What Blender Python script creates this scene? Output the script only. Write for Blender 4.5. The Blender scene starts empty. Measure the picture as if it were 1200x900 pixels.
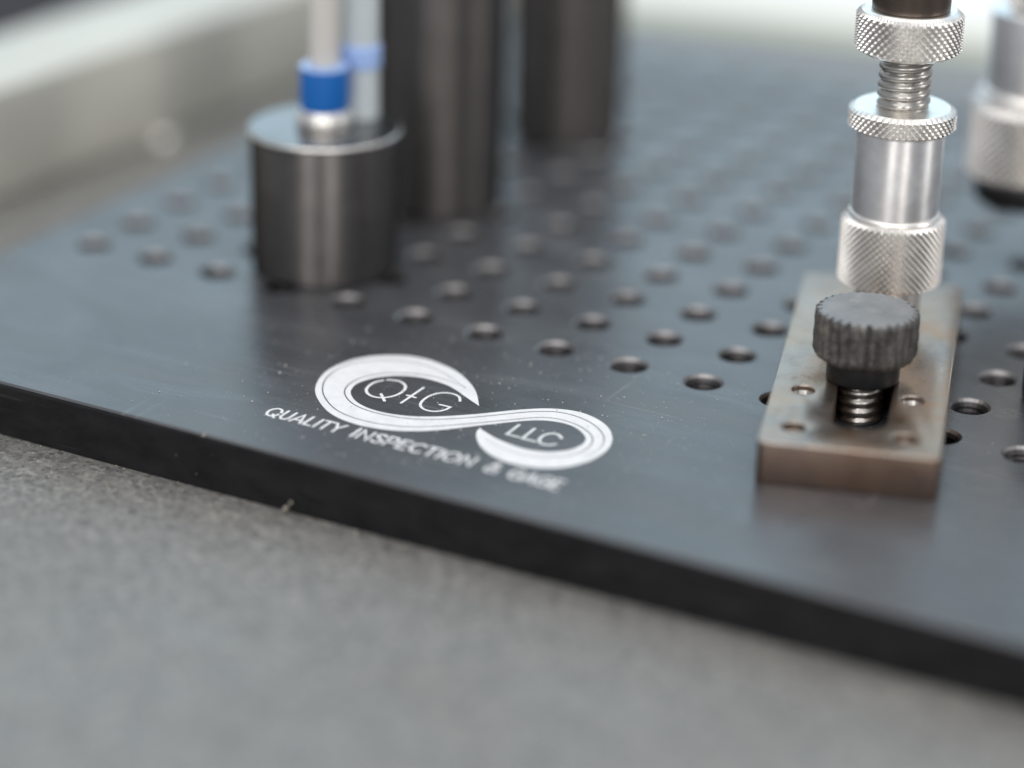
import bpy, bmesh, math, random
from mathutils import Matrix, Vector
from mathutils.geometry import tessellate_polygon
from mathutils.noise import noise as pnoise
random.seed(7)
S = 0.0125                       # one hole pitch of the plate, in metres; shapes below are written in pitches
sc = bpy.context.scene
col = sc.collection
R_ = math.radians

# ------------------------------------------------------------------ camera
cam_d = bpy.data.cameras.new("camera")
cam = bpy.data.objects.new("camera", cam_d)
col.objects.link(cam)
rt = Vector((0.878477965, 0.477141509, 0.024747614))
dn = Vector((0.206027885, -0.331572184, -0.920658676))
fw = Vector((-0.43107885, 0.813877059, -0.389583313))
cm = Matrix((rt, -dn, -fw)).transposed().to_4x4()
cm.translation = Vector((12.953192, -27.461308, 12.541690)) * S
cam.matrix_world = cm
cam_d.sensor_width = 36
cam_d.lens = 95.0
cam_d.clip_start = 0.02
cam_d.clip_end = 30
cam_d.dof.use_dof = True
cam_d.dof.focus_distance = 31.55 * S
cam_d.dof.aperture_fstop = 4.3
cam_d.dof.aperture_blades = 0
sc.camera = cam

# ------------------------------------------------------------------ light
w = bpy.data.worlds.new("World")
sc.world = w
w.use_nodes = True
w.node_tree.nodes["Background"].inputs[0].default_value = (0.90, 0.93, 1.0, 1)
w.node_tree.nodes["Background"].inputs[1].default_value = 0.47


def area(name, loc, target, sx, sy, rad, color):
    d = bpy.data.lights.new(name, 'AREA')
    d.shape = 'RECTANGLE'
    d.size, d.size_y = sx * S, sy * S
    d.energy = rad * math.pi * sx * sy * S * S
    d.color = color
    o = bpy.data.objects.new(name, d)
    col.objects.link(o)
    o.location = Vector(loc) * S
    o.rotation_euler = (Vector(target) - Vector(loc)).to_track_quat('-Z', 'Y').to_euler()
    return o


area("ceiling_lamp", (0, -18, 115), (0, -18, 0), 120, 180, 1.80, (1.0, 0.975, 0.94))
area("window_lamp", (-60, 150, 95), (0, 0, 0), 250, 150, 1.17, (0.56, 0.84, 1.0))
area("room_lamp", (74, -86, 42), (0, 0, 0), 18, 70, 7.0, (1.0, 0.95, 0.89))
area("room_lamp", (10, -108, 42), (0, 0, 0), 26, 70, 4.9, (1.0, 0.96, 0.91))
area("room_lamp", (108, 26, 42), (0, 0, 0), 14, 70, 7.5, (1.0, 0.96, 0.92))

sc.view_settings.view_transform = 'Standard'
sc.view_settings.look = 'None'
sc.view_settings.exposure = 0.0
sc.view_settings.gamma = 1.0
sc.view_settings.use_curve_mapping = False
sc.cycles.max_bounces = 8
sc.cycles.use_denoising = True


# ------------------------------------------------------------------ materials
class NT:
    def __init__(s, name):
        s.m = bpy.data.materials.new(name)
        s.m.use_nodes = True
        s.t = s.m.node_tree
        s.b = s.t.nodes["Principled BSDF"]
        s.co = s.n('ShaderNodeTexCoord').outputs['Object']

    def n(s, t, **k):
        nd = s.t.nodes.new(t)
        for a, v in k.items():
            setattr(nd, a, v)
        return nd

    def l(s, a, b):
        s.t.links.new(a, b)

    def setp(s, **k):
        for a, v in k.items():
            s.b.inputs[a.replace('_', ' ')].default_value = v

    def mapping(s, scale):
        mp = s.n('ShaderNodeMapping')
        mp.inputs['Scale'].default_value = scale
        s.l(s.co, mp.inputs['Vector'])
        return mp.outputs[0]

    def noise(s, scale, detail=4, rough=0.55, stretch=None, dist=0.0):
        nd = s.n('ShaderNodeTexNoise')
        nd.inputs['Scale'].default_value = scale / S
        nd.inputs['Detail'].default_value = detail
        nd.inputs['Roughness'].default_value = rough
        nd.inputs['Distortion'].default_value = dist
        s.l(s.mapping(stretch) if stretch else s.co, nd.inputs['Vector'])
        return nd.outputs['Fac']

    def voro(s, scale, feature='F1', out='Distance', stretch=None):
        nd = s.n('ShaderNodeTexVoronoi', feature=feature)
        nd.inputs['Scale'].default_value = scale / S
        s.l(s.mapping(stretch) if stretch else s.co, nd.inputs['Vector'])
        return nd.outputs[out]

    def ramp(s, fac, stops, interp='LINEAR'):
        nd = s.n('ShaderNodeValToRGB')
        nd.color_ramp.interpolation = interp
        e = nd.color_ramp.elements
        while len(e) < len(stops):
            e.new(0.5)
        for el, (p, c) in zip(e, stops):
            el.position = p
            el.color = (c, c, c, 1) if isinstance(c, (int, float)) else (*c, 1)
        s.l(fac, nd.inputs[0])
        return nd.outputs[0]

    def mix(s, fac, a, b, mode='MIX'):
        nd = s.n('ShaderNodeMix', data_type='RGBA', blend_type=mode)
        for sock, v in ((nd.inputs[0], fac), (nd.inputs[6], a), (nd.inputs[7], b)):
            if hasattr(v, 'links'):
                s.l(v, sock)
            elif isinstance(v, (int, float)):
                sock.default_value = v if sock == nd.inputs[0] else (v, v, v, 1)
            else:
                sock.default_value = (*v, 1)
        return nd.outputs[2]

    def math(s, op, a, b):
        nd = s.n('ShaderNodeMath', operation=op)
        for i, v in enumerate((a, b)):
            if hasattr(v, 'links'):
                s.l(v, nd.inputs[i])
            else:
                nd.inputs[i].default_value = v
        return nd.outputs[0]

    def bump(s, h, dist, strength=1.0, prev=None):
        nd = s.n('ShaderNodeBump')
        nd.inputs['Distance'].default_value = dist * S
        nd.inputs['Strength'].default_value = strength
        s.l(h, nd.inputs['Height'])
        if prev:
            s.l(prev, nd.inputs['Normal'])
        s.l(nd.outputs[0], s.b.inputs['Normal'])
        return nd.outputs[0]

    def base(s, c):
        s.l(c, s.b.inputs['Base Color'])

    def rough(s, c):
        s.l(c, s.b.inputs['Roughness'])


def mat_granite():
    k = NT("grey_granite")
    grain = k.noise(20, 4, 0.72)
    c = k.ramp(grain, [(0.32, (0.080, 0.080, 0.080)), (0.46, (0.172, 0.172, 0.168)), (0.56, (0.222, 0.220, 0.211)), (0.70, (0.39, 0.383, 0.36))])
    cell = k.n('ShaderNodeSeparateColor')
    k.l(k.voro(16, out='Color'), cell.inputs[0])
    c = k.mix(0.5, c, k.ramp(cell.outputs[0], [(0.0, (0.075, 0.075, 0.076)), (0.35, (0.19, 0.188, 0.182)), (0.75, (0.245, 0.241, 0.228)), (1.0, (0.40, 0.39, 0.36))]))
    mot = k.noise(1.7, 4, 0.65)
    c = k.mix(1.0, c, k.ramp(mot, [(0.32, 0.88), (0.68, 1.0)]), 'MULTIPLY')
    sp = k.voro(8.0)
    c = k.mix(k.ramp(sp, [(0.12, 0.85), (0.20, 0.0)]), c, (0.05, 0.05, 0.05))
    sp2 = k.voro(6.0, stretch=(1, 1.13, 1))
    c = k.mix(k.ramp(sp2, [(0.06, 0.9), (0.11, 0.0)]), c, (0.50, 0.48, 0.44))
    st = k.noise(0.3, 5, 0.6)
    c = k.mix(k.ramp(st, [(0.44, 0.0), (0.70, 0.24)]), c, (0.17, 0.15, 0.12))
    k.base(c)
    k.rough(k.ramp(k.noise(2.0, 4), [(0.3, 0.34), (0.7, 0.50)]))
    k.bump(grain, 0.015, 0.7)
    return k.m


def mat_plate():
    k = NT("black_oxide_plate")
    haze = k.noise(0.45, 6, 0.66, dist=0.8)
    wipe = k.noise(0.7, 5, 0.6, stretch=(0.35, 1.3, 1.0), dist=1.2)
    c = k.ramp(haze, [(0.30, (0.040, 0.042, 0.047)), (0.75, (0.070, 0.072, 0.078))])
    c = k.mix(k.ramp(wipe, [(0.54, 0.0), (0.72, 0.55)]), c, (0.105, 0.107, 0.112))
    br = k.noise(3.4, 4, 0.65, stretch=(0.05, 1.5, 1.0))
    c = k.mix(k.ramp(br, [(0.50, 0.0), (0.80, 0.40)]), c, (0.10, 0.10, 0.105))
    pm = k.noise(0.9, 3, 0.6)
    d = k.voro(11.0)
    dm = k.math('MULTIPLY', k.ramp(d, [(0.05, 1.0), (0.10, 0.0)]), k.ramp(pm, [(0.42, 0.0), (0.60, 0.85)]))
    c = k.mix(dm, c, (0.42, 0.42, 0.40))
    sa = k.noise(7.0, 1, 0.5, stretch=(0.05, 1.7, 1.0))
    sb = k.noise(5.0, 1, 0.5, stretch=(1.1, 0.07, 1.0))
    ss = k.math('MAXIMUM', k.ramp(sa, [(0.69, 0.0), (0.73, 1.0)]), k.ramp(sb, [(0.73, 0.0), (0.76, 0.8)]))
    c = k.mix(k.math('MULTIPLY', ss, k.ramp(pm, [(0.38, 0.1), (0.6, 0.55)])), c, (0.19, 0.19, 0.19))
    k.base(c)
    r = k.ramp(wipe, [(0.30, 0.22), (0.72, 0.42)])
    k.rough(k.mix(dm, r, 0.8))
    k.setp(IOR=1.6)
    b = k.bump(br, 0.010, 0.25)
    k.bump(k.noise(30, 2, 0.6), 0.003, 0.35, b)
    return k.m


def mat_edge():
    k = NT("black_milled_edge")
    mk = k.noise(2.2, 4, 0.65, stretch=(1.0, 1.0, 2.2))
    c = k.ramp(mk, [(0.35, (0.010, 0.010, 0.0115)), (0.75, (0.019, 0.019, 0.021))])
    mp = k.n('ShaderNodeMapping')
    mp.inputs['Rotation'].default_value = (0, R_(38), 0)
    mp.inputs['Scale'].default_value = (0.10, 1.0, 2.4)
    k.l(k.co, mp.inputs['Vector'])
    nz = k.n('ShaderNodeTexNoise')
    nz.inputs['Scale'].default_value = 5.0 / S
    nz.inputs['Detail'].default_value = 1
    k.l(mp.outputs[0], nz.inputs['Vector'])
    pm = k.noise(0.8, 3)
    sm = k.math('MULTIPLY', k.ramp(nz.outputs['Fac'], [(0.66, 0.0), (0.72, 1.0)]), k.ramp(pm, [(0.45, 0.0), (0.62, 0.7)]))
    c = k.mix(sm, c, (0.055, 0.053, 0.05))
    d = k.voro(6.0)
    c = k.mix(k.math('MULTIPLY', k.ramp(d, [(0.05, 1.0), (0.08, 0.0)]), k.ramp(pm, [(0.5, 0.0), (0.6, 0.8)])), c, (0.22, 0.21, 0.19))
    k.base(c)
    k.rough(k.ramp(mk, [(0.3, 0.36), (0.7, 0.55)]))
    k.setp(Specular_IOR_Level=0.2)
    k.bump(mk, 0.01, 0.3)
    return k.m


def mat_metal(name, color, r0, r1, brushed=None, ns=3.0, spot=None, edge=(1, 1, 1, 1)):
    k = NT(name)
    k.setp(Metallic=1.0)
    n1 = k.noise(ns, 5, 0.6)
    c = k.ramp(n1, [(0.3, tuple(v * 0.86 for v in color)), (0.7, tuple(min(1, v * 1.08) for v in color))])
    if spot:
        c = k.mix(k.ramp(k.noise(1.1, 5, 0.65, dist=0.4), [(0.52, 0.0), (0.72, 0.8)]), c, spot)
    k.base(c)
    k.rough(k.ramp(k.noise(ns * 1.7, 4), [(0.3, r0), (0.7, r1)]))
    if brushed:
        tg = k.n('ShaderNodeTangent', direction_type='RADIAL', axis='Z')
        k.l(tg.outputs[0], k.b.inputs['Tangent'])
        k.setp(Specular_Tint=edge)
        k.setp(Anisotropic=0.8, Anisotropic_Rotation=0.25)
        k.bump(k.noise(6, 3, 0.6, stretch=(0.2, 0.2, 6)), 0.003, 0.25)
    return k.m


def mat_block():
    k = NT("worn_bronzed_steel")
    k.setp(Metallic=0.92)
    n1 = k.noise(0.8, 5, 0.62, dist=0.8)
    c = k.ramp(n1, [(0.28, (0.24, 0.225, 0.22)), (0.44, (0.33, 0.275, 0.235)), (0.56, (0.36, 0.275, 0.21)), (0.72, (0.40, 0.215, 0.115))])
    ru = k.noise(2.6, 5, 0.7)
    c = k.mix(k.ramp(ru, [(0.58, 0.0), (0.78, 0.7)]), c, (0.17, 0.105, 0.065))
    sp = k.voro(10.0)
    c = k.mix(k.ramp(sp, [(0.05, 0.8), (0.09, 0.0)]), c, (0.62, 0.60, 0.56))
    # cut sides carry the brown oxide
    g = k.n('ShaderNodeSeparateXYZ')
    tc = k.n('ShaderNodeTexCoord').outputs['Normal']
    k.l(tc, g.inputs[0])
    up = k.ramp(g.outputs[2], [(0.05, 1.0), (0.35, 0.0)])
    worn_glint = k.math('MULTIPLY', k.ramp(g.outputs[2], [(0.25, 0.0), (0.45, 1.0), (0.86, 1.0), (0.985, 0.0)]), k.ramp(ru, [(0.3, 0.9), (0.7, 0.35)]))
    c = k.mix(worn_glint, c, (0.55, 0.49, 0.44))  # worn bevels, with an edge highlight put into their colour
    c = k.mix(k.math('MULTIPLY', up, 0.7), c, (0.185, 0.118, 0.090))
    k.base(c)
    k.rough(k.ramp(ru, [(0.3, 0.24), (0.7, 0.42)]))
    b = k.bump(k.noise(14, 2, 0.6, stretch=(1.2, 0.08, 1)), 0.004, 0.35)
    k.bump(ru, 0.008, 0.3, b)
    return k.m


def mat_knob():
    k = NT("worn_black_oxide_knob")
    k.setp(Metallic=0.6)
    n1 = k.noise(3.2, 5, 0.7)
    c = k.ramp(n1, [(0.3, (0.055, 0.052, 0.050)), (0.55, (0.135, 0.131, 0.127)), (0.78, (0.30, 0.275, 0.235))])
    sp = k.voro(11.0)
    c = k.mix(k.ramp(sp, [(0.06, 0.8), (0.1, 0.0)]), c, (0.34, 0.33, 0.31))
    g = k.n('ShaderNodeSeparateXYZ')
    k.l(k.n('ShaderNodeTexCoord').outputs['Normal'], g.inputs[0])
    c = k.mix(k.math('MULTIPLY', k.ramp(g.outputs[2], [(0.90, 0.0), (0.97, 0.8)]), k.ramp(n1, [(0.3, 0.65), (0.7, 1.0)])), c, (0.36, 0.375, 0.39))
    k.base(c)
    k.rough(k.ramp(n1, [(0.3, 0.42), (0.7, 0.62)]))
    k.bump(k.noise(9, 5, 0.7), 0.026, 0.8)
    return k.m


def mat_plain(name, c, rough, var=0.08, metallic=0.0, ns=1.5, bump=0.004, **kw):
    k = NT(name)
    k.setp(Metallic=metallic, **kw)
    n1 = k.noise(ns, 5, 0.6)
    k.base(k.ramp(n1, [(0.3, tuple(v * (1 - var) for v in c)), (0.7, tuple(min(1, v * (1 + var)) for v in c))]))
    k.rough(k.ramp(k.noise(ns * 2, 3), [(0.3, rough * 0.85), (0.7, min(1, rough * 1.15))]))
    k.bump(k.noise(ns * 8, 3), bump, 0.4)
    return k.m


M = dict(
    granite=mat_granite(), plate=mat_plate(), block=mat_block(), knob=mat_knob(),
    nickel=mat_metal("satin_nickel", (0.93, 0.905, 0.87), 0.32, 0.42),
    shaft=mat_metal("turned_aluminium", (0.93, 0.93, 0.93), 0.40, 0.48, brushed=(0.3, 0.3, 6)),
    thread=mat_metal("threaded_steel", (0.50, 0.485, 0.46), 0.25, 0.38),
    brown=mat_metal("brown_oxide_rod", (0.15, 0.12, 0.105), 0.32, 0.45),
    chrome=mat_metal("polished_steel_cap", (0.25, 0.25, 0.247), 0.20, 0.27),
    post=mat_metal("dark_ground_steel", (0.19, 0.18, 0.175), 0.34, 0.42, brushed=(5, 5, 0.12), edge=(0.15, 0.15, 0.15, 1)),
    blackpost=mat_metal("black_oxide_post", (0.14, 0.132, 0.128), 0.46, 0.54, brushed=(1, 1, 1), edge=(0.1, 0.1, 0.1, 1)),
    blacksteel=mat_plain("black_oxide_collar", (0.012, 0.012, 0.013), 0.42, **{"Specular_IOR_Level": 0.3}),
    blue=mat_plain("blue_plastic", (0.0, 0.125, 0.46), 0.55, 0.05),
    paleblue=mat_plain("pale_blue_plastic_and_sheen", (0.36, 0.52, 0.88), 0.3, 0.05),
    white=mat_plain("white_plastic_rod", (0.66, 0.645, 0.61), 0.4, 0.04),
    tube=mat_plain("pale_grey_tube", (0.56, 0.62, 0.65), 0.25, 0.04),
    rail=mat_plain("milled_aluminium", (0.60, 0.595, 0.54), 0.55, 0.07, 0.25, ns=0.6),
    edge=mat_edge(),
    bare=mat_metal("cut_steel_hole_wall", (0.075, 0.072, 0.074), 0.34, 0.5),
    rim=mat_metal("worn_hole_rim", (0.30, 0.29, 0.29), 0.32, 0.45),
    print=mat_plain("white_print", (0.74, 0.745, 0.76), 0.5, 0.07, ns=6),
    thinprint=mat_plain("worn_white_print", (0.62, 0.64, 0.64), 0.5, 0.12, ns=6),
    line=mat_plain("dark_logo_line", (0.10, 0.10, 0.12), 0.5),
    paper=mat_plain("white_paper", (0.84, 0.84, 0.83), 0.8, 0.02),
    green=mat_plain("pale_green_print", (0.50, 0.52, 0.36), 0.8, 0.05),
    floor=mat_plain("dark_floor", (0.045, 0.045, 0.055), 0.5, 0.2, ns=0.05),
    crumb=mat_plain("tan_crumb", (0.33, 0.31, 0.26), 0.8, 0.3, ns=12),
    dust=mat_plain("pale_dust", (0.55, 0.55, 0.53), 0.9, 0.1),
)


# ------------------------------------------------------------------ builders
def link_mesh(name, verts, faces, m, parent=None, smooth=35):
    me = bpy.data.meshes.new(name)
    me.from_pydata([(x * S, y * S, z * S) for x, y, z in verts], [], faces)
    me.materials.append(m)
    if smooth:
        me.polygons.foreach_set('use_smooth', [True] * len(me.polygons))
        me.set_sharp_from_angle(angle=R_(smooth))
    me.update()
    o = bpy.data.objects.new(name, me)
    col.objects.link(o)
    if parent:
        o.parent = parent
    return o


def thing(name, label, cat, loc=(0, 0, 0), rz=0.0, group=None):
    o = bpy.data.objects.new(name, None)
    o.empty_display_size = 0.01
    col.objects.link(o)
    o.location = Vector(loc) * S
    o.rotation_euler = (0, 0, rz)
    o['label'] = label
    o['category'] = cat
    if group:
        o['group'] = group
    return o


def struct(o, kind='structure'):
    o['kind'] = kind
    return o


def rings_mesh(rings, cap0=True, cap1=True):
    n = len(rings[0])
    v, f = [], []
    for r in rings:
        v.extend(r)
    for i in range(len(rings) - 1):
        for j in range(n):
            k = (j + 1) % n
            f.append((i * n + j, i * n + k, (i + 1) * n + k, (i + 1) * n + j))
    if cap0:
        f.append(tuple(reversed(range(n))))
    if cap1:
        b = (len(rings) - 1) * n
        f.append(tuple(b + j for j in range(n)))
    return v, f


def ring(r, z, n, cx=0.0, cy=0.0):
    return [(cx + r * math.cos(2 * math.pi * j / n), cy + r * math.sin(2 * math.pi * j / n), z) for j in range(n)]


def lathe(name, prof, m, parent, n=72, bev=0.02, cx=0, cy=0):
    """prof: (r, z) from bottom to top; corners are rounded by bev"""
    p = []
    for i, q in enumerate(prof):
        if 0 < i < len(prof) - 1 or True:
            a = prof[i - 1] if i else (0, q[1])
            b = prof[i + 1] if i < len(prof) - 1 else (0, q[1])
            va, vb = Vector(a) - Vector(q), Vector(b) - Vector(q)
            la, lb = va.length, vb.length
            if la < 1e-6 or lb < 1e-6 or bev <= 0:
                p.append(q)
                continue
            e = min(bev, la * 0.45, lb * 0.45)
            s0, s1 = Vector(q) + va / la * e, Vector(q) + vb / lb * e
            for t in (0, 0.33, 0.67, 1):
                x = s0 * (1 - t) ** 2 + Vector(q) * 2 * t * (1 - t) + s1 * t * t
                p.append((x.x, x.y))
    v, f = rings_mesh([ring(r, z, n, cx, cy) for r, z in p])
    return link_mesh(name, v, f, m, parent, 40)


def tri0(x):
    return 2 * abs(x - round(x))


def knurl(name, r, z0, z1, n, depth, m, parent, ch=0.06, hole=None, worn=0.0):
    nu = n * 4
    pitch = 2 * math.pi * r / n
    rows = max(4, int(round((z1 - z0 - 2 * ch) / pitch * 4)))
    rings = [ring(r - depth - ch * 0.9, z0, nu), ring(r - depth - ch * 0.25, z0 + ch * 0.45, nu)]
    for i in range(rows + 1):
        z = z0 + ch + (z1 - z0 - 2 * ch) * i / rows
        vv = i / 4.0
        rr = []
        for j in range(nu):
            u = j / 4.0
            h = min(1.0, 1.15 * min(tri0((u + vv) / 1.0), tri0((u - vv) / 1.0)))
            if worn:
                h *= 1 - worn * (0.5 + 0.5 * pnoise(Vector((u * 0.7, vv, n))))
            q = r - depth + depth * h
            a = 2 * math.pi * j / nu
            rr.append((q * math.cos(a), q * math.sin(a), z))
        rings.append(rr)
    rings += [ring(r - depth - ch * 0.25, z1 - ch * 0.45, nu), ring(r - depth - ch * 0.9, z1, nu)]
    v, f = rings_mesh(rings)
    return link_mesh(name, v, f, m, parent, 28)


def screw_thread(name, r, z0, z1, p, depth, m, parent, n=40):
    per = 8
    rows = int((z1 - z0) / p * per)
    rings = []
    for i in range(rows + 1):
        z = z0 + (z1 - z0) * i / rows
        rr = []
        for j in range(n):
            t = (z / p - j / n) % 1.0
            h = min(1.0, 1.35 * tri0(t))
            q = r - depth + depth * h
            a = 2 * math.pi * j / n
            rr.append((q * math.cos(a), q * math.sin(a), z))
        rings.append(rr)
    v, f = rings_mesh(rings)
    return link_mesh(name, v, f, m, parent, 50)


def box_vf(x0, x1, y0, y1, z0, z1):
    v = [(x, y, z) for z in (z0, z1) for y in (y0, y1) for x in (x0, x1)]
    f = [(0, 2, 3, 1), (4, 5, 7, 6), (0, 1, 5, 4), (2, 6, 7, 3), (0, 4, 6, 2), (1, 3, 7, 5)]
    return v, f


def bevel_obj(o, width, segs=3, angle=30):
    bm = bmesh.new()
    bm.from_mesh(o.data)
    es = [e for e in bm.edges if len(e.link_faces) == 2 and e.calc_face_angle(0) > R_(angle)]
    bmesh.ops.bevel(bm, geom=es, offset=width * S, segments=segs, affect='EDGES', profile=0.5, clamp_overlap=True)
    bm.to_mesh(o.data)
    bm.free()
    o.data.polygons.foreach_set('use_smooth', [True] * len(o.data.polygons))
    o.data.set_sharp_from_angle(angle=R_(35))
    o.data.update()
    return o


# ------------------------------------------------------------------ the setting
ZG = -0.675
v, f = box_vf(-13.7, 46, -46, 46, ZG - 12, ZG)
granite = struct(bevel_obj(link_mesh("granite_table_surface", v, f, M['granite'], None, 0), 0.15))
granite['label'] = "speckled grey granite surface plate under the black fixture plate"
v, f = box_vf(-320, 320, -320, 320, -62, -60)
struct(link_mesh("floor", v, f, M['floor'], None, 0))

# ------------------------------------------------------------------ black hole plate
plate = thing("fixture_plate", "flat black metal plate with a grid of threaded holes and a white logo", "fixture plate")
X0, X1, Y0, Y1, ZB, CH = -8.87, 9.2, -4.42, 13.03, -0.67, 0.05
NX0, NX1, NY = -8, 8, 13
v, f = [], []


def V(x, y, z):
    v.append((x, y, z))
    return len(v) - 1


nseg = 24
wall = []
rim = []
per4 = nseg // 4
HR = 0.208
prof = [(HR + 0.045, 0.0), (HR + 0.012, -0.033)]
zz = -0.05
while zz > -0.62:
    prof += [(HR - 0.028, zz - 0.03), (HR, zz - 0.06)]
    zz -= 0.07
prof += [(HR, -0.665)]
for iy in range(NY):
    for ix in range(NX0, NX1 + 1):
        prev = None
        for (r, z) in prof:
            cur = [V(ix + r * math.cos(2 * math.pi * (j + .5) / nseg), iy + r * math.sin(2 * math.pi * (j + .5) / nseg), z) for j in range(nseg)]
            if prev is None:
                first = cur
            else:
                for j in range(nseg):
                    k = (j + 1) % nseg
                    (rim if z > -0.04 else wall).append(len(f))
                    f.append((prev[k], prev[j], cur[j], cur[k]))
            prev = cur
        sq = []
        for j in range(nseg):
            a = 2 * math.pi * (j + .5) / nseg
            cx, cy = math.cos(a), math.sin(a)
            s = 0.5 / max(abs(cx), abs(cy))
            sq.append(V(ix + cx * s, iy + cy * s, 0))
        crn = {0: V(ix + .5, iy + .5, 0), 1: V(ix - .5, iy + .5, 0), 2: V(ix - .5, iy - .5, 0), 3: V(ix + .5, iy - .5, 0)}
        for j in range(nseg):
            k = (j + 1) % nseg
            q = (j - per4 // 2 + 1)
            a0, a1 = 360 * (j + .5) / nseg, 360 * (j + 1.5) / nseg
            c = None
            for ci, ca in enumerate((45, 135, 225, 315)):
                if a0 < ca < a1:
                    c = crn[ci]
            f.append((first[j], sq[j], c, sq[k], first[k]) if c is not None else (first[j], sq[j], sq[k], first[k]))
gx0, gx1, gy0, gy1 = NX0 - .5, NX1 + .5, -.5, NY - .5
ix0, ix1, iy0, iy1 = X0 + CH, X1 - CH, Y0 + CH, Y1 - CH


def quad(a, b, c, d):
    f.append((V(*a), V(*b), V(*c), V(*d)))


quad((ix0, iy0, 0), (ix1, iy0, 0), (ix1, gy0, 0), (ix0, gy0, 0))
quad((ix0, gy1, 0), (ix1, gy1, 0), (ix1, iy1, 0), (ix0, iy1, 0))
quad((ix0, gy0, 0), (gx0, gy0, 0), (gx0, gy1, 0), (ix0, gy1, 0))
quad((gx1, gy0, 0), (ix1, gy0, 0), (ix1, gy1, 0), (gx1, gy1, 0))
inner = [(ix0, iy0), (ix1, iy0), (ix1, iy1), (ix0, iy1)]
outer = [(X0, Y0), (X1, Y0), (X1, Y1), (X0, Y1)]
c2 = CH * 0.35
mid = [(X0 + c2, Y0 + c2), (X1 - c2, Y0 + c2), (X1 - c2, Y1 - c2), (X0 + c2, Y1 - c2)]
for i in range(4):
    j = (i + 1) % 4
    quad((*mid[i], -c2), (*mid[j], -c2), (*inner[j], 0), (*inner[i], 0))
    quad((*outer[i], -CH), (*outer[j], -CH), (*mid[j], -c2), (*mid[i], -c2))
    quad((*outer[i], ZB), (*outer[j], ZB), (*outer[j], -CH), (*outer[i], -CH))
body = link_mesh("plate_body", v, f, M['plate'], plate, 0)
body.data.materials.append(M['bare'])
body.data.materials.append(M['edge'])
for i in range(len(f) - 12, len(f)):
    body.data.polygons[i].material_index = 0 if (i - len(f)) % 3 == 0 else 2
for i in wall:
    body.data.polygons[i].material_index = 1
body.data.materials.append(M['rim'])
for i in rim:
    body.data.polygons[i].material_index = 3

# ------------------------------------------------------------------ logo and lettering, printed on the plate
OUT = [(-0.933, -2.047), (-1.161, -1.712), (-1.382, -1.484), (-1.659, -1.284), (-1.905, -1.185), (-2.175, -1.131), (-2.459, -1.18), (-2.724, -1.345), (-2.892, -1.546), (-2.982, -1.793), (-3.008, -2.061), (-2.954, -2.338), (-2.841, -2.604), (-2.691, -2.811), (-2.484, -3.008), (-2.282, -3.145), (-2.044, -3.229), (-1.756, -3.25), (-1.434, -3.181), (-1.159, -3.034), (-0.975, -2.88), (-0.818, -2.717), (-0.67, -2.551), (-0.529, -2.401), (-0.387, -2.25), (-0.238, -2.112), (-0.07, -2.008), (0.132, -1.969), (0.306, -2.005), (0.458, -2.109), (0.552, -2.219), (0.59, -2.347), (0.578, -2.491), (0.518, -2.627), (0.404, -2.741), (0.267, -2.809), (0.086, -2.838), (-0.129, -2.806), (-0.341, -2.742), (-0.528, -2.65), (-0.614, -2.602)]
BACK = [(-0.608, -2.682), (-0.546, -2.813), (-0.417, -2.983), (-0.269, -3.112), (-0.081, -3.213), (0.119, -3.262), (0.331, -3.254), (0.547, -3.175), (0.724, -3.023), (0.837, -2.826), (0.898, -2.61), (0.902, -2.363), (0.849, -2.147), (0.763, -1.976), (0.635, -1.81), (0.452, -1.675), (0.227, -1.592), (0.022, -1.595), (-0.19, -1.671), (-0.365, -1.79), (-0.547, -1.955), (-0.719, -2.137), (-0.909, -2.325), (-1.117, -2.504), (-1.305, -2.638), (-1.519, -2.741), (-1.758, -2.792), (-1.99, -2.78), (-2.213, -2.693), (-2.381, -2.545), (-2.465, -2.391), (-2.49, -2.203), (-2.415, -1.987), (-2.268, -1.81), (-2.08, -1.701), (-1.867, -1.662), (-1.61, -1.689), (-1.425, -1.761), (-1.231, -1.875), (-1.059, -1.977)]
L1 = [(-1.327, -1.663), (-1.56, -1.52), (-1.80, -1.40), (-2.053, -1.325), (-2.315, -1.315), (-2.569, -1.408), (-2.77, -1.571), (-2.89, -1.786), (-2.925, -2.047), (-2.87, -2.343), (-2.727, -2.623), (-2.524, -2.849), (-2.284, -3.02), (-2.019, -3.105), (-1.707, -3.106), (-1.391, -3.024), (-1.161, -2.893), (-1.0, -2.755), (-0.825, -2.595), (-0.65, -2.424), (-0.461, -2.235), (-0.302, -2.076), (-0.178, -1.971), (-0.037, -1.906), (0.139, -1.896), (0.352, -1.955), (0.525, -2.067), (0.642, -2.219), (0.69, -2.406), (0.675, -2.595), (0.587, -2.759), (0.441, -2.882), (0.267, -2.96), (0.059, -2.985), (-0.183, -2.939), (-0.433, -2.816)]
L2 = [(-1.32, -1.677), (-1.507, -1.602), (-1.699, -1.565), (-1.919, -1.571), (-2.135, -1.634), (-2.361, -1.771), (-2.52, -1.981), (-2.568, -2.233), (-2.513, -2.471), (-2.381, -2.648), (-2.197, -2.778), (-1.981, -2.843), (-1.727, -2.848), (-1.463, -2.8), (-1.256, -2.705), (-1.073, -2.58), (-0.866, -2.402), (-0.657, -2.196), (-0.468, -2.0), (-0.264, -1.819), (-0.04, -1.715), (0.205, -1.722), (0.457, -1.826), (0.67, -2.018), (0.79, -2.252), (0.815, -2.496), (0.76, -2.75)]


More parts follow.
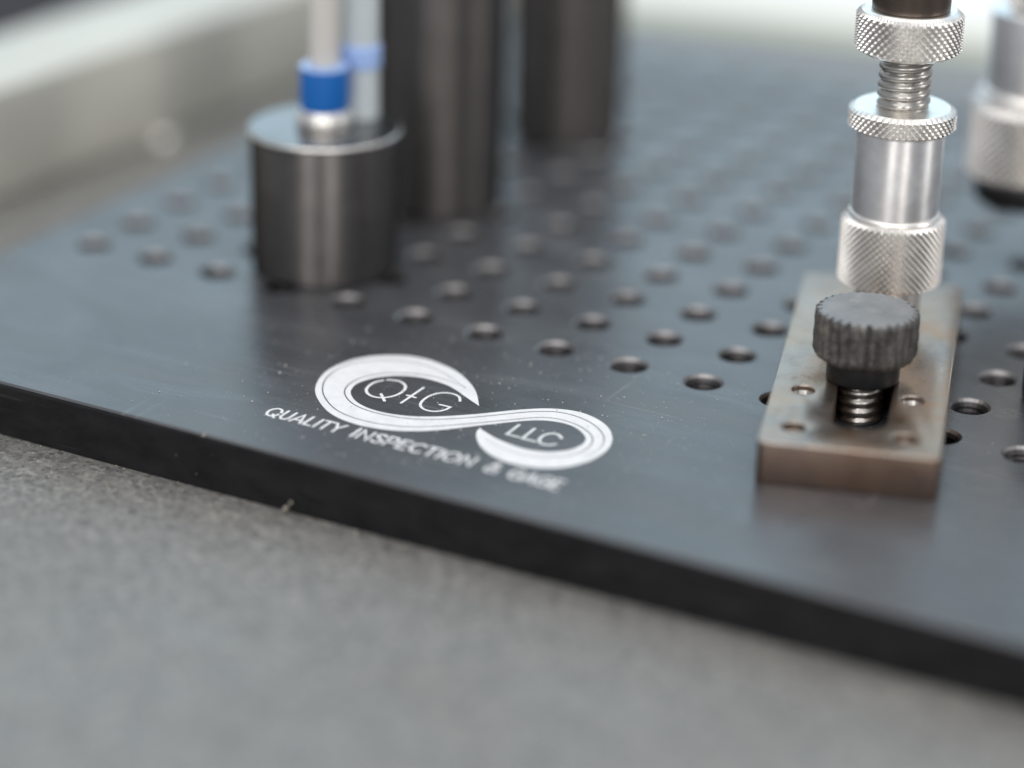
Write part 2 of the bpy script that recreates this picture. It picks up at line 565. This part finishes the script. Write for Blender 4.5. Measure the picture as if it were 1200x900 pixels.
def spline(pts, sub=5, closed=False):
    n = len(pts)
    out = []
    rng = range(n if closed else n - 1)
    for i in rng:
        g = lambda k: Vector(pts[k % n]) if closed else Vector(pts[min(max(k, 0), n - 1)])
        p0, p1, p2, p3 = g(i - 1), g(i), g(i + 1), g(i + 2)
        for s in range(sub):
            t = s / sub
            q = 0.5 * (2 * p1 + (p2 - p0) * t + (2 * p0 - 5 * p1 + 4 * p2 - p3) * t * t + (3 * p1 - p0 - 3 * p2 + p3) * t ** 3)
            out.append((q.x, q.y))
    if not closed:
        out.append(tuple(pts[-1]))
    return out


def flat_poly(name, pts, z, m, parent):
    tris = tessellate_polygon([[Vector((x, y, 0)) for x, y in pts]])
    vs = [(x, y, z) for x, y in pts]
    fs = []
    for a, b, c in tris:
        (ax, ay, _), (bx, by, _), (cx, cy, _) = vs[a], vs[b], vs[c]
        fs.append((a, b, c) if (bx - ax) * (cy - ay) - (by - ay) * (cx - ax) > 0 else (a, c, b))
    return link_mesh(name, vs, fs, m, parent, 0)


def ribbon(pts, wd, z, vs, fs, taper=False, caps=True):
    n = len(pts)
    b = len(vs)
    P = [Vector(p) for p in pts]
    for i, p in enumerate(P):
        d0 = (p - P[i - 1]).normalized() if i else None
        d1 = (P[i + 1] - p).normalized() if i < n - 1 else None
        if d0 is None: d0 = d1
        if d1 is None: d1 = d0
        t = d0 + d1
        t = t.normalized() if t.length > 1e-6 else d1
        nn = Vector((-t.y, t.x))
        k = 1 / max(0.45, nn.dot(Vector((-d1.y, d1.x))))
        h = wd / 2
        if taper:
            h *= min(1, 0.25 + 6 * min(i, n - 1 - i) / n)
        vs.append((*(p + nn * h * k), z))
        vs.append((*(p - nn * h * k), z))
    for i in range(n - 1):
        fs.append((b + 2 * i, b + 2 * i + 1, b + 2 * i + 3, b + 2 * i + 2))
    if caps:
        for end, sgn in ((0, -1), (n - 1, 1)):
            d = (P[1] - P[0]).normalized() if end == 0 else (P[-1] - P[-2]).normalized()
            d *= sgn
            base = len(vs)
            nn = Vector((-d.y, d.x))
            for q in range(7):
                a = -math.pi / 2 + math.pi * q / 6
                vs.append((*(P[end] + (d * math.cos(a) + nn * math.sin(a)) * wd / 2), z))
            fs.append(tuple(base + q for q in range(7)))


logo = flat_poly("logo_swoosh", spline(OUT) + spline(BACK), 0.0020, M['print'], plate)
logo['label'] = "white infinity shaped swoosh printed on the plate"
vs, fs = [], []
ribbon(spline(L1), 0.016, 0.0034, vs, fs, True, False)
ribbon(spline(L2), 0.016, 0.0038, vs, fs, True, False)
pin = link_mesh("logo_pinstripe", vs, fs, M['line'], logo, 0)


def arc(cx, cy, rx, ry, a0, a1, n=18):
    return [(cx + rx * math.cos(R_(a0 + (a1 - a0) * i / n)), cy + ry * math.sin(R_(a0 + (a1 - a0) * i / n))) for i in range(n + 1)]


GL = {   # stroke letters: width, strokes (height 1)
    'Q': (1.04, [arc(.52, .5, .46, .46, 0, 360, 28), [(.62, .26), (.98, -.06)]]),
    'U': (.86, [[(.1, .97)] + arc(.43, .37, .33, .34, 180, 360, 14) + [(.76, .97)]]),
    'A': (.92, [[(.04, .03), (.46, .97), (.88, .03)], [(.2, .3), (.72, .3)]]),
    'L': (.66, [[(.1, .97), (.1, .04), (.62, .04)]]),
    'I': (.26, [[(.13, .97), (.13, .03)]]),
    'T': (.76, [[(.02, .96), (.74, .96)], [(.38, .96), (.38, .03)]]),
    'Y': (.84, [[(.03, .97), (.42, .44), (.81, .97)], [(.42, .44), (.42, .03)]]),
    'N': (.92, [[(.1, .03), (.1, .97), (.8, .03), (.8, .97)]]),
    'S': (.72, [spline([(.64, .82), (.52, .94), (.34, .97), (.15, .88), (.12, .71), (.25, .58), (.48, .48), (.62, .35), (.6, .16), (.42, .04), (.22, .05), (.06, .18)], 4)]),
    'P': (.76, [[(.1, .03), (.1, .97), (.4, .97)] + arc(.42, .68, .27, .29, 90, -90, 12) + [(.1, .39)]]),
    'E': (.72, [[(.66, .96), (.1, .96), (.1, .04), (.66, .04)], [(.1, .51), (.58, .51)]]),
    'C': (.90, [arc(.52, .5, .45, .46, 46, 314, 24)]),
    'O': (1.04, [arc(.52, .5, .46, .46, 0, 360, 28)]),
    'G': (.96, [arc(.52, .5, .45, .46, 46, 325, 24) + [(.89, .46), (.62, .46)]]),
    '&': (.84, [spline([(.82, .04), (.42, .48), (.24, .7), (.26, .88), (.42, .97), (.57, .87), (.54, .71), (.22, .47), (.09, .27), (.17, .08), (.4, .03), (.62, .14), (.78, .42)], 4)]),
}
zl = [0.0022]


def letters(text, x0, x1, yb, h, wd, m, nm="letter"):
    gap = 0.13
    tot = sum(GL[c][0] for c in text) + gap * (len(text) - 1)
    kx = (x1 - x0) / tot
    x = x0
    for c in text:
        wv, st = GL[c]
        vs, fs = [], []
        for s in st:
            ribbon([(x + px * kx, yb + py * h) for px, py in s], wd, zl[0], vs, fs)
            zl[0] = 0.0022 if zl[0] > 0.0036 else zl[0] + 0.0003
        link_mesh(nm, vs, fs, m, plate, 0)
        x += (wv + gap) * kx


letters("QUALITY", -2.945, -1.935, -3.575, 0.245, 0.033, M['print'])
letters("INSPECTION", -1.785, -0.205, -3.575, 0.245, 0.036, M['print'])
letters("&", -0.04, 0.125, -3.59, 0.245, 0.036, M['print'])
letters("GAGE", 0.265, 0.90, -3.61, 0.25, 0.036, M['print'])


def stroke_letter(paths, wd, m):
    vs, fs = [], []
    for p in paths:
        ribbon(p, wd, zl[0], vs, fs)
        zl[0] = 0.0022 if zl[0] > 0.0036 else zl[0] + 0.0003
    return link_mesh("letter", vs, fs, m, plate, 0)


qo = [(-2.265, -1.959), (-2.340, -2.10), (-2.318, -2.297), (-2.225, -2.42), (-2.107, -2.458), (-1.995, -2.409), (-1.922, -2.28), (-1.915, -2.12), (-1.971, -1.984), (-2.078, -1.907), (-2.181, -1.908)]
qc = spline(qo, 4, True)
stroke_letter([qc + [qc[0]], [(-2.09, -2.345), (-1.95, -2.50)]], 0.036, M['print'])
stroke_letter([[(-1.761, -1.915), (-1.754, -2.45)], [(-1.81, -2.216), (-1.69, -2.226)]], 0.034, M['print'])
stroke_letter([spline([(-1.195, -2.04), (-1.268, -1.935), (-1.381, -1.896), (-1.496, -1.938), (-1.568, -2.065), (-1.577, -2.239), (-1.529, -2.39), (-1.43, -2.47), (-1.329, -2.472), (-1.253, -2.421), (-1.210, -2.336)], 4) + [(-1.204, -2.252), (-1.345, -2.254)]], 0.034, M['print'])
stroke_letter([[(-0.276, -2.285), (-0.271, -2.590), (-0.115, -2.590)]], 0.042, M['thinprint'])
stroke_letter([[(-0.075, -2.282), (-0.065, -2.597), (0.098, -2.595)]], 0.042, M['thinprint'])
stroke_letter([spline([(0.313, -2.358), (0.238, -2.288), (0.155, -2.30), (0.104, -2.391), (0.117, -2.527), (0.187, -2.612), (0.276, -2.602), (0.33, -2.538)], 4)], 0.042, M['thinprint'])

# ------------------------------------------------------------------ stands on the plate
GST = "dark round stands along the left of the plate"


def stand_body(parent, r, h, m):
    lathe("stand_body", [(r - 0.03, 0.004), (r, 0.05), (r, h)], m, parent, 96, 0.03)


st1 = thing("probe_stand", "short shiny dark round stand with chrome cap, blue sleeve and white rod on top", "probe stand", (-4.97, 0.99, 0), 0)
stand_body(st1, 0.96, 1.85, M['post'])
cp = lathe("cap", [(0.95, 1.851), (0.98, 1.853), (0.98, 1.918), (0.972, 1.925)], M['chrome'], st1, 96, 0.008)
v, f = rings_mesh([ring(r, z, 96) for r, z in ((0.981, 1.868), (0.993, 1.872), (0.996, 1.890), (0.991, 1.908), (0.981, 1.916), (0.981, 1.868))], False, False)
link_mesh("rim", v, f, M['nickel'], cp)
lathe("collar", [(0.36, 1.926), (0.36, 2.06), (0.32, 2.165)], M['nickel'], st1, 64, 0.04)
slv = lathe("sleeve", [(0.315, 2.166), (0.315, 2.70)], M['blue'], st1, 64, 0.03)
lathe("rim", [(0.29, 2.701), (0.322, 2.71), (0.31, 2.74)], M['paleblue'], slv, 64, 0.02)  # pale colour stands for the sky's reflection on the sleeve top
lathe("rod", [(0.195, 2.741), (0.195, 7.0)], M['white'], st1, 48, 0.02)
tb = lathe("tube", [(0.24, 1.926), (0.24, 7.2)], M['tube'], st1, 48, 0.02, 0.19, 0.60)
lathe("tube_ring", [(0.23, 2.60), (0.262, 2.62), (0.262, 2.90), (0.23, 2.94)], M['paleblue'], tb, 48, 0.015, 0.19, 0.60)

st2 = thing("tall_post", "tall dark grey round post standing directly behind the chrome capped stand", "post", (-5.0, 4.05, 0), 0, GST)
lathe("post_body", [(0.88, 0.004), (0.91, 0.05), (0.91, 3.95)], M['blackpost'], st2, 96, 0.03)
lathe("end_face", [(0.85, 3.951), (0.80, 4.0)], M['chrome'], st2, 64, 0.02)
st3 = thing("tall_post", "tall dark round post standing farthest back, beside the open rows of holes", "post", (-4.99, 7.95, 0), 0, GST)
lathe("post_body", [(0.83, 0.004), (0.86, 0.05), (0.86, 5.0)], M['blackpost'], st3, 96, 0.03)
lathe("end_face", [(0.79, 5.001), (0.72, 5.05)], M['chrome'], st3, 64, 0.02)

# ------------------------------------------------------------------ slotted block with screw
BA = R_(17.2)
bx, by = 2.825, 0.60
blk = thing("clamp_block", "worn brownish steel block with a slot and four small holes lying on black plate", "clamp block", (bx, by, 0), BA)
BW, BL, BH = 2.0, 5.45, 0.50
v, f = box_vf(-BW / 2, BW / 2, -BL / 2, BL / 2, 0.003, BH)
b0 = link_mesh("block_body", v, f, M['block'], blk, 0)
bm = bmesh.new()
bm.from_mesh(b0.data)
es = [e for e in bm.edges if abs(e.verts[0].co.z - e.verts[1].co.z) > 0.1 * S]
bmesh.ops.bevel(bm, geom=es, offset=0.09 * S, segments=4, affect='EDGES', profile=0.5)
bm.to_mesh(b0.data)
bm.free()
cut = []


def cutter(pts, z0, z1):
    n = len(pts)
    vv, ff = rings_mesh([[(x, y, z0) for x, y in pts], [(x, y, z1) for x, y in pts]])
    me = bpy.data.meshes.new("c")
    me.from_pydata([(x * S, y * S, z * S) for x, y, z in vv], [], ff)
    o = bpy.data.objects.new("c", me)
    col.objects.link(o)
    o.matrix_world = Matrix.Translation((bx * S, by * S, 0)) @ Matrix.Rotation(BA, 4, 'Z')
    cut.append(o)


SR = 0.322
cutter([(0.05 + SR * math.cos(a), -1.83 + SR * math.sin(a)) for a in [math.pi + math.pi * i / 20 for i in range(21)]]
       + [(0.05 + SR * math.cos(a), -0.55 + SR * math.sin(a)) for a in [math.pi * i / 20 for i in range(21)]], -0.2, 0.9)
for hx, hy, zb in ((-0.64, -1.15, -0.2), (0.60, -1.15, -0.2), (-0.64, -2.24, 0.40), (0.58, -2.25, 0.40)):
    cutter([(hx + 0.135 * math.cos(2 * math.pi * i / 28), hy + 0.135 * math.sin(2 * math.pi * i / 28)) for i in range(28)], zb, 0.9)
for c in cut:
    md = b0.modifiers.new("b", 'BOOLEAN')
    md.operation = 'DIFFERENCE'
    md.object = c
    md.solver = 'EXACT'
md = b0.modifiers.new("bv", 'BEVEL')
md.width = 0.045 * S
md.segments = 3
md.limit_method = 'ANGLE'
md.angle_limit = R_(40)
bpy.context.view_layer.update()
dg = bpy.context.evaluated_depsgraph_get()
me = bpy.data.meshes.new_from_object(b0.evaluated_get(dg))
b0.modifiers.clear()
b0.data = me
me.name = "block_body"
me.polygons.foreach_set('use_smooth', [True] * len(me.polygons))
me.set_sharp_from_angle(angle=R_(35))
for c in cut:
    cmesh = c.data
    bpy.data.objects.remove(c)
    bpy.data.meshes.remove(cmesh)
# threads inside the two open holes
for hx, hy in ((-0.64, -1.15), (0.60, -1.15)):
    rr = []
    for i in range(9):
        rr.append(ring(0.134 - (0.022 if i % 2 else 0.0), 0.44 - i * 0.045, 28, hx, hy))
    vv, ff = rings_mesh(rr, False, False)
    link_mesh("hole_thread", vv, ff, M['thread'], blk, 0)

scx, scy = 3.0, 0.0
scr = thing("thumb_screw", "blackened thumb screw with worn ribbed knob, standing in the slot of the steel block", "thumb screw", (scx, scy, 0), 0.3)
screw_thread("threaded_shank", 0.262, -0.40, 0.52, 0.118, 0.035, M['thread'], scr)
lathe("collar", [(0.40, 0.503), (0.425, 0.53), (0.425, 0.77)], M['blacksteel'], scr, 64, 0.02)
nu, nf = 360, 30
rings = [ring(0.49, 0.765, nu)]
K0, K1 = 0.79, 1.35
for i in range(33):
    t = i / 32
    z = K0 + (K1 - K0) * t
    rr = []
    for j in range(nu):
        a = 2 * math.pi * j / nu
        ca, sa = math.cos(a), math.sin(a)
        fl = 0.5 + 0.5 * math.cos(nf * a + 1.3 * pnoise(Vector((2.5 * ca, 2.5 * sa, z * 2.0))))
        worn = 0.75 + 1.0 * pnoise(Vector((4 * ca, 4 * sa, z * 3 + 9)))
        dep = 0.058 * (0.45 + 0.75 * t) * min(1.25, max(0.12, worn))
        q = 0.600 - dep * fl ** 1.8
        q += 0.012 * pnoise(Vector((9 * ca, 11 * sa, z * 9))) + 0.006 * pnoise(Vector((24 * ca, 24 * sa, z * 22)))
        if t < 0.16: q -= 0.06 * ((0.16 - t) / 0.16) ** 2
        if t > 0.93: q -= 0.025 * ((t - 0.93) / 0.07) ** 2
        rr.append((q * ca, q * sa, z))
    rings.append(rr)
rings += [ring(0.52, 1.361, nu), ring(0.49, 1.358, nu), ring(0.38, 1.352, nu)]
v, f = rings_mesh(rings)
link_mesh("knob", v, f, M['knob'], scr, 30)

# ------------------------------------------------------------------ knurled adjusters
g1 = thing("knurled_adjuster", "silver adjuster with knurled rings and bare thread, standing on the steel block", "height adjuster", (2.51, 1.99, 0), 0.2)
lathe("stud", [(0.40, 0.504), (0.40, 1.02)], M['nickel'], g1, 48, 0.02)
ZQ = 0.975
knurl("knurled_base", 0.635, ZQ, ZQ + 0.86, 46, 0.060, M['nickel'], g1, 0.05)
lathe("shoulder", [(0.565, ZQ + 0.861), (0.535, ZQ + 0.915)], M['nickel'], g1, 72, 0.02)
lathe("barrel", [(0.526, ZQ + 0.916), (0.526, ZQ + 1.94)], M['shaft'], g1, 96, 0.015)
knurl("knurled_flange", 0.65, ZQ + 1.941, ZQ + 2.22, 48, 0.042, M['nickel'], g1, 0.05)
screw_thread("thread", 0.318, ZQ + 2.219, ZQ + 2.9, 0.115, 0.035, M['thread'], g1, 48)
knurl("knurled_nut", 0.64, ZQ + 2.88, ZQ + 3.41, 42, 0.050, M['nickel'], g1, 0.06)
lathe("rod", [(0.46, ZQ + 3.411), (0.46, ZQ + 6.6)], M['brown'], g1, 72, 0.02)

g2 = thing("knurled_adjuster", "larger silver knurled adjuster carried by a black bracket behind the steel block", "height adjuster", (2.92, 6.0, 0), 0.5)
knurl("knurled_base", 0.85, 1.191, 2.39, 46, 0.062, M['nickel'], g2, 0.16)
lathe("shoulder", [(0.77, 2.391), (0.69, 2.49)], M['nickel'], g2, 80, 0.03)
lathe("barrel", [(0.68, 2.491), (0.68, 3.52)], M['shaft'], g2, 96, 0.02)
knurl("knurled_nut", 0.51, 3.521, 4.05, 40, 0.042, M['nickel'], g2, 0.06)
lathe("rod", [(0.24, 4.051), (0.24, 7.2)], M['brown'], g2, 64, 0.02)

bp = thing("black_stud", "short matt black round stud at the right edge, beside the brownish steel block", "stud", (4.90, 1.76, 0), 0)
lathe("stud_body", [(0.47, 0.004), (0.50, 0.05), (0.50, 1.12)], M['blacksteel'], bp, 72, 0.03)
lathe("stud_top", [(0.47, 1.121), (0.47, 1.20), (0.42, 1.25)], M['post'], bp, 72, 0.03)
bk = thing("support_bracket", "matt black bracket arm holding up the larger silver adjuster", "bracket", (5.12, 7.19, 0), 0)
lathe("leg", [(0.47, 0.004), (0.50, 0.05), (0.50, 0.949)], M['blacksteel'], bk, 72, 0.03)
AD = Vector((2.92 - 5.12, 6.0 - 7.19, 0))
v, f = [], []
na = 16
AL = AD.length
for zz in (0.95, 1.188):
    ad = AD.normalized()
    far = [(AL + 0.70 * math.cos(math.pi * (q / na - .5)), 0.70 * math.sin(math.pi * (q / na - .5))) for q in range(na + 1)]
    near = [(-0.5 * math.cos(math.pi * (q / na - .5)), 0.5 * math.sin(math.pi * (.5 - q / na))) for q in range(na + 1)]
    for x, y in far + near:
        v.append((x * ad.x - y * ad.y, x * ad.y + y * ad.x, zz))
n = len(v) // 2
f = [tuple(reversed(range(n))), tuple(range(n, 2 * n))] + [(j, (j + 1) % n, n + (j + 1) % n, n + j) for j in range(n)]
bevel_obj(link_mesh("arm", v, f, M['blacksteel'], bk, 0), 0.03)

# ------------------------------------------------------------------ behind the plate
rl = thing("side_rail", "long pale grey metal bar lying left of the black plate", "metal bar", (-11.33, 3.0, ZG), -math.atan2(.39, 6.13))
v, f = box_vf(-2.0, 0, -9, 13.5, 0.003, 1.70)
bevel_obj(link_mesh("rail_body", v, f, M['rail'], rl, 0), 0.08)

sh = thing("glint_dome", "tiny bright round dome added as a glint at the foot of the pale metal bar", "metal dome", (-11.02, 5.85, ZG), 0)  # small metal dome added to give a blurred round glint
lathe("dome", [(0.16, 0.003), (0.16, 0.05), (0.13, 0.12), (0.07, 0.16)], M['nickel'], sh, 32, 0.03)

pp = thing("paper_sheet", "white sheet of paper with a pale green line, lying behind the black plate", "paper", (-9.4, 16.55, ZG), R_(10.5))
v, f = box_vf(0, 24, 0, 17, 0.006, 0.03)
link_mesh("sheet", v, f, M['paper'], pp, 0)
v, f = box_vf(0.2, 23.8, 0.12, 1.1, 0.0302, 0.033)
link_mesh("green_line", v, f, M['green'], pp, 0)

# ------------------------------------------------------------------ dust and crumbs
vs, fs = [], []


def speck(x, y, z, r):
    b = len(vs)
    n = 6
    for j in range(n):
        a = 2 * math.pi * j / n
        q = r * random.uniform(0.55, 1.2)
        vs.append((x + q * math.cos(a), y + q * math.sin(a), z))
    for j in range(n):
        a = 2 * math.pi * j / n
        q = r * random.uniform(0.3, 0.7)
        vs.append((x + q * math.cos(a), y + q * math.sin(a), z + r * random.uniform(0.5, 0.9)))
    for j in range(n):
        k = (j + 1) % n
        fs.append((b + j, b + k, b + n + k, b + n + j))
    fs.append(tuple(b + n + j for j in range(n)))


for i in range(900):
    x = random.gauss(-0.4, 2.6)
    y = random.uniform(-4.2, 0.2) if random.random() < 0.75 else random.uniform(0, 6)
    if not (X0 + .1 < x < 8.5):
        continue
    if y > -0.4 and (x - round(x)) ** 2 + (y - round(y)) ** 2 < 0.09:
        continue
    speck(x, y, 0.003, random.choice((0.005, 0.006, 0.007, 0.008, 0.012)) * random.uniform(.7, 1.3))
for i in range(90):
    bxl, byl = random.uniform(-.9, .9), random.uniform(-2.6, 2.0)
    if abs(bxl - .05) < .42 and -2.25 < byl < -.1: continue
    speck(bx + bxl * math.cos(BA) - byl * math.sin(BA), by + bxl * math.sin(BA) + byl * math.cos(BA), BH + 0.001, random.uniform(0.004, 0.010))
struct(link_mesh("dust", vs, fs, M['dust'], None, 0), 'stuff')
vs, fs = [], []
for (x, y, z, r) in ((-2.05, Y0 - 0.05, ZG + 0.06, 0.045), (-2.0, Y0 - 0.03, ZG + 0.13, 0.03), (-1.12, Y0 - 0.07, ZG, 0.03), (-0.95, Y0 - .1, ZG, 0.022), (-0.5, Y0 - .09, ZG, 0.03), (-1.5, Y0 - .06, ZG, 0.025), (-3.2, Y0 + .03, -0.02, .03), (-4.2, -4.9, ZG, .02)):
    speck(x, y, z, r)
for i in range(60):
    speck(random.uniform(-7, 2), Y0 - random.uniform(0.02, 1) ** 2 * 2.2, ZG + .001, random.uniform(0.006, 0.016))
struct(link_mesh("crumbs", vs, fs, M['crumb'], None, 0), 'stuff')
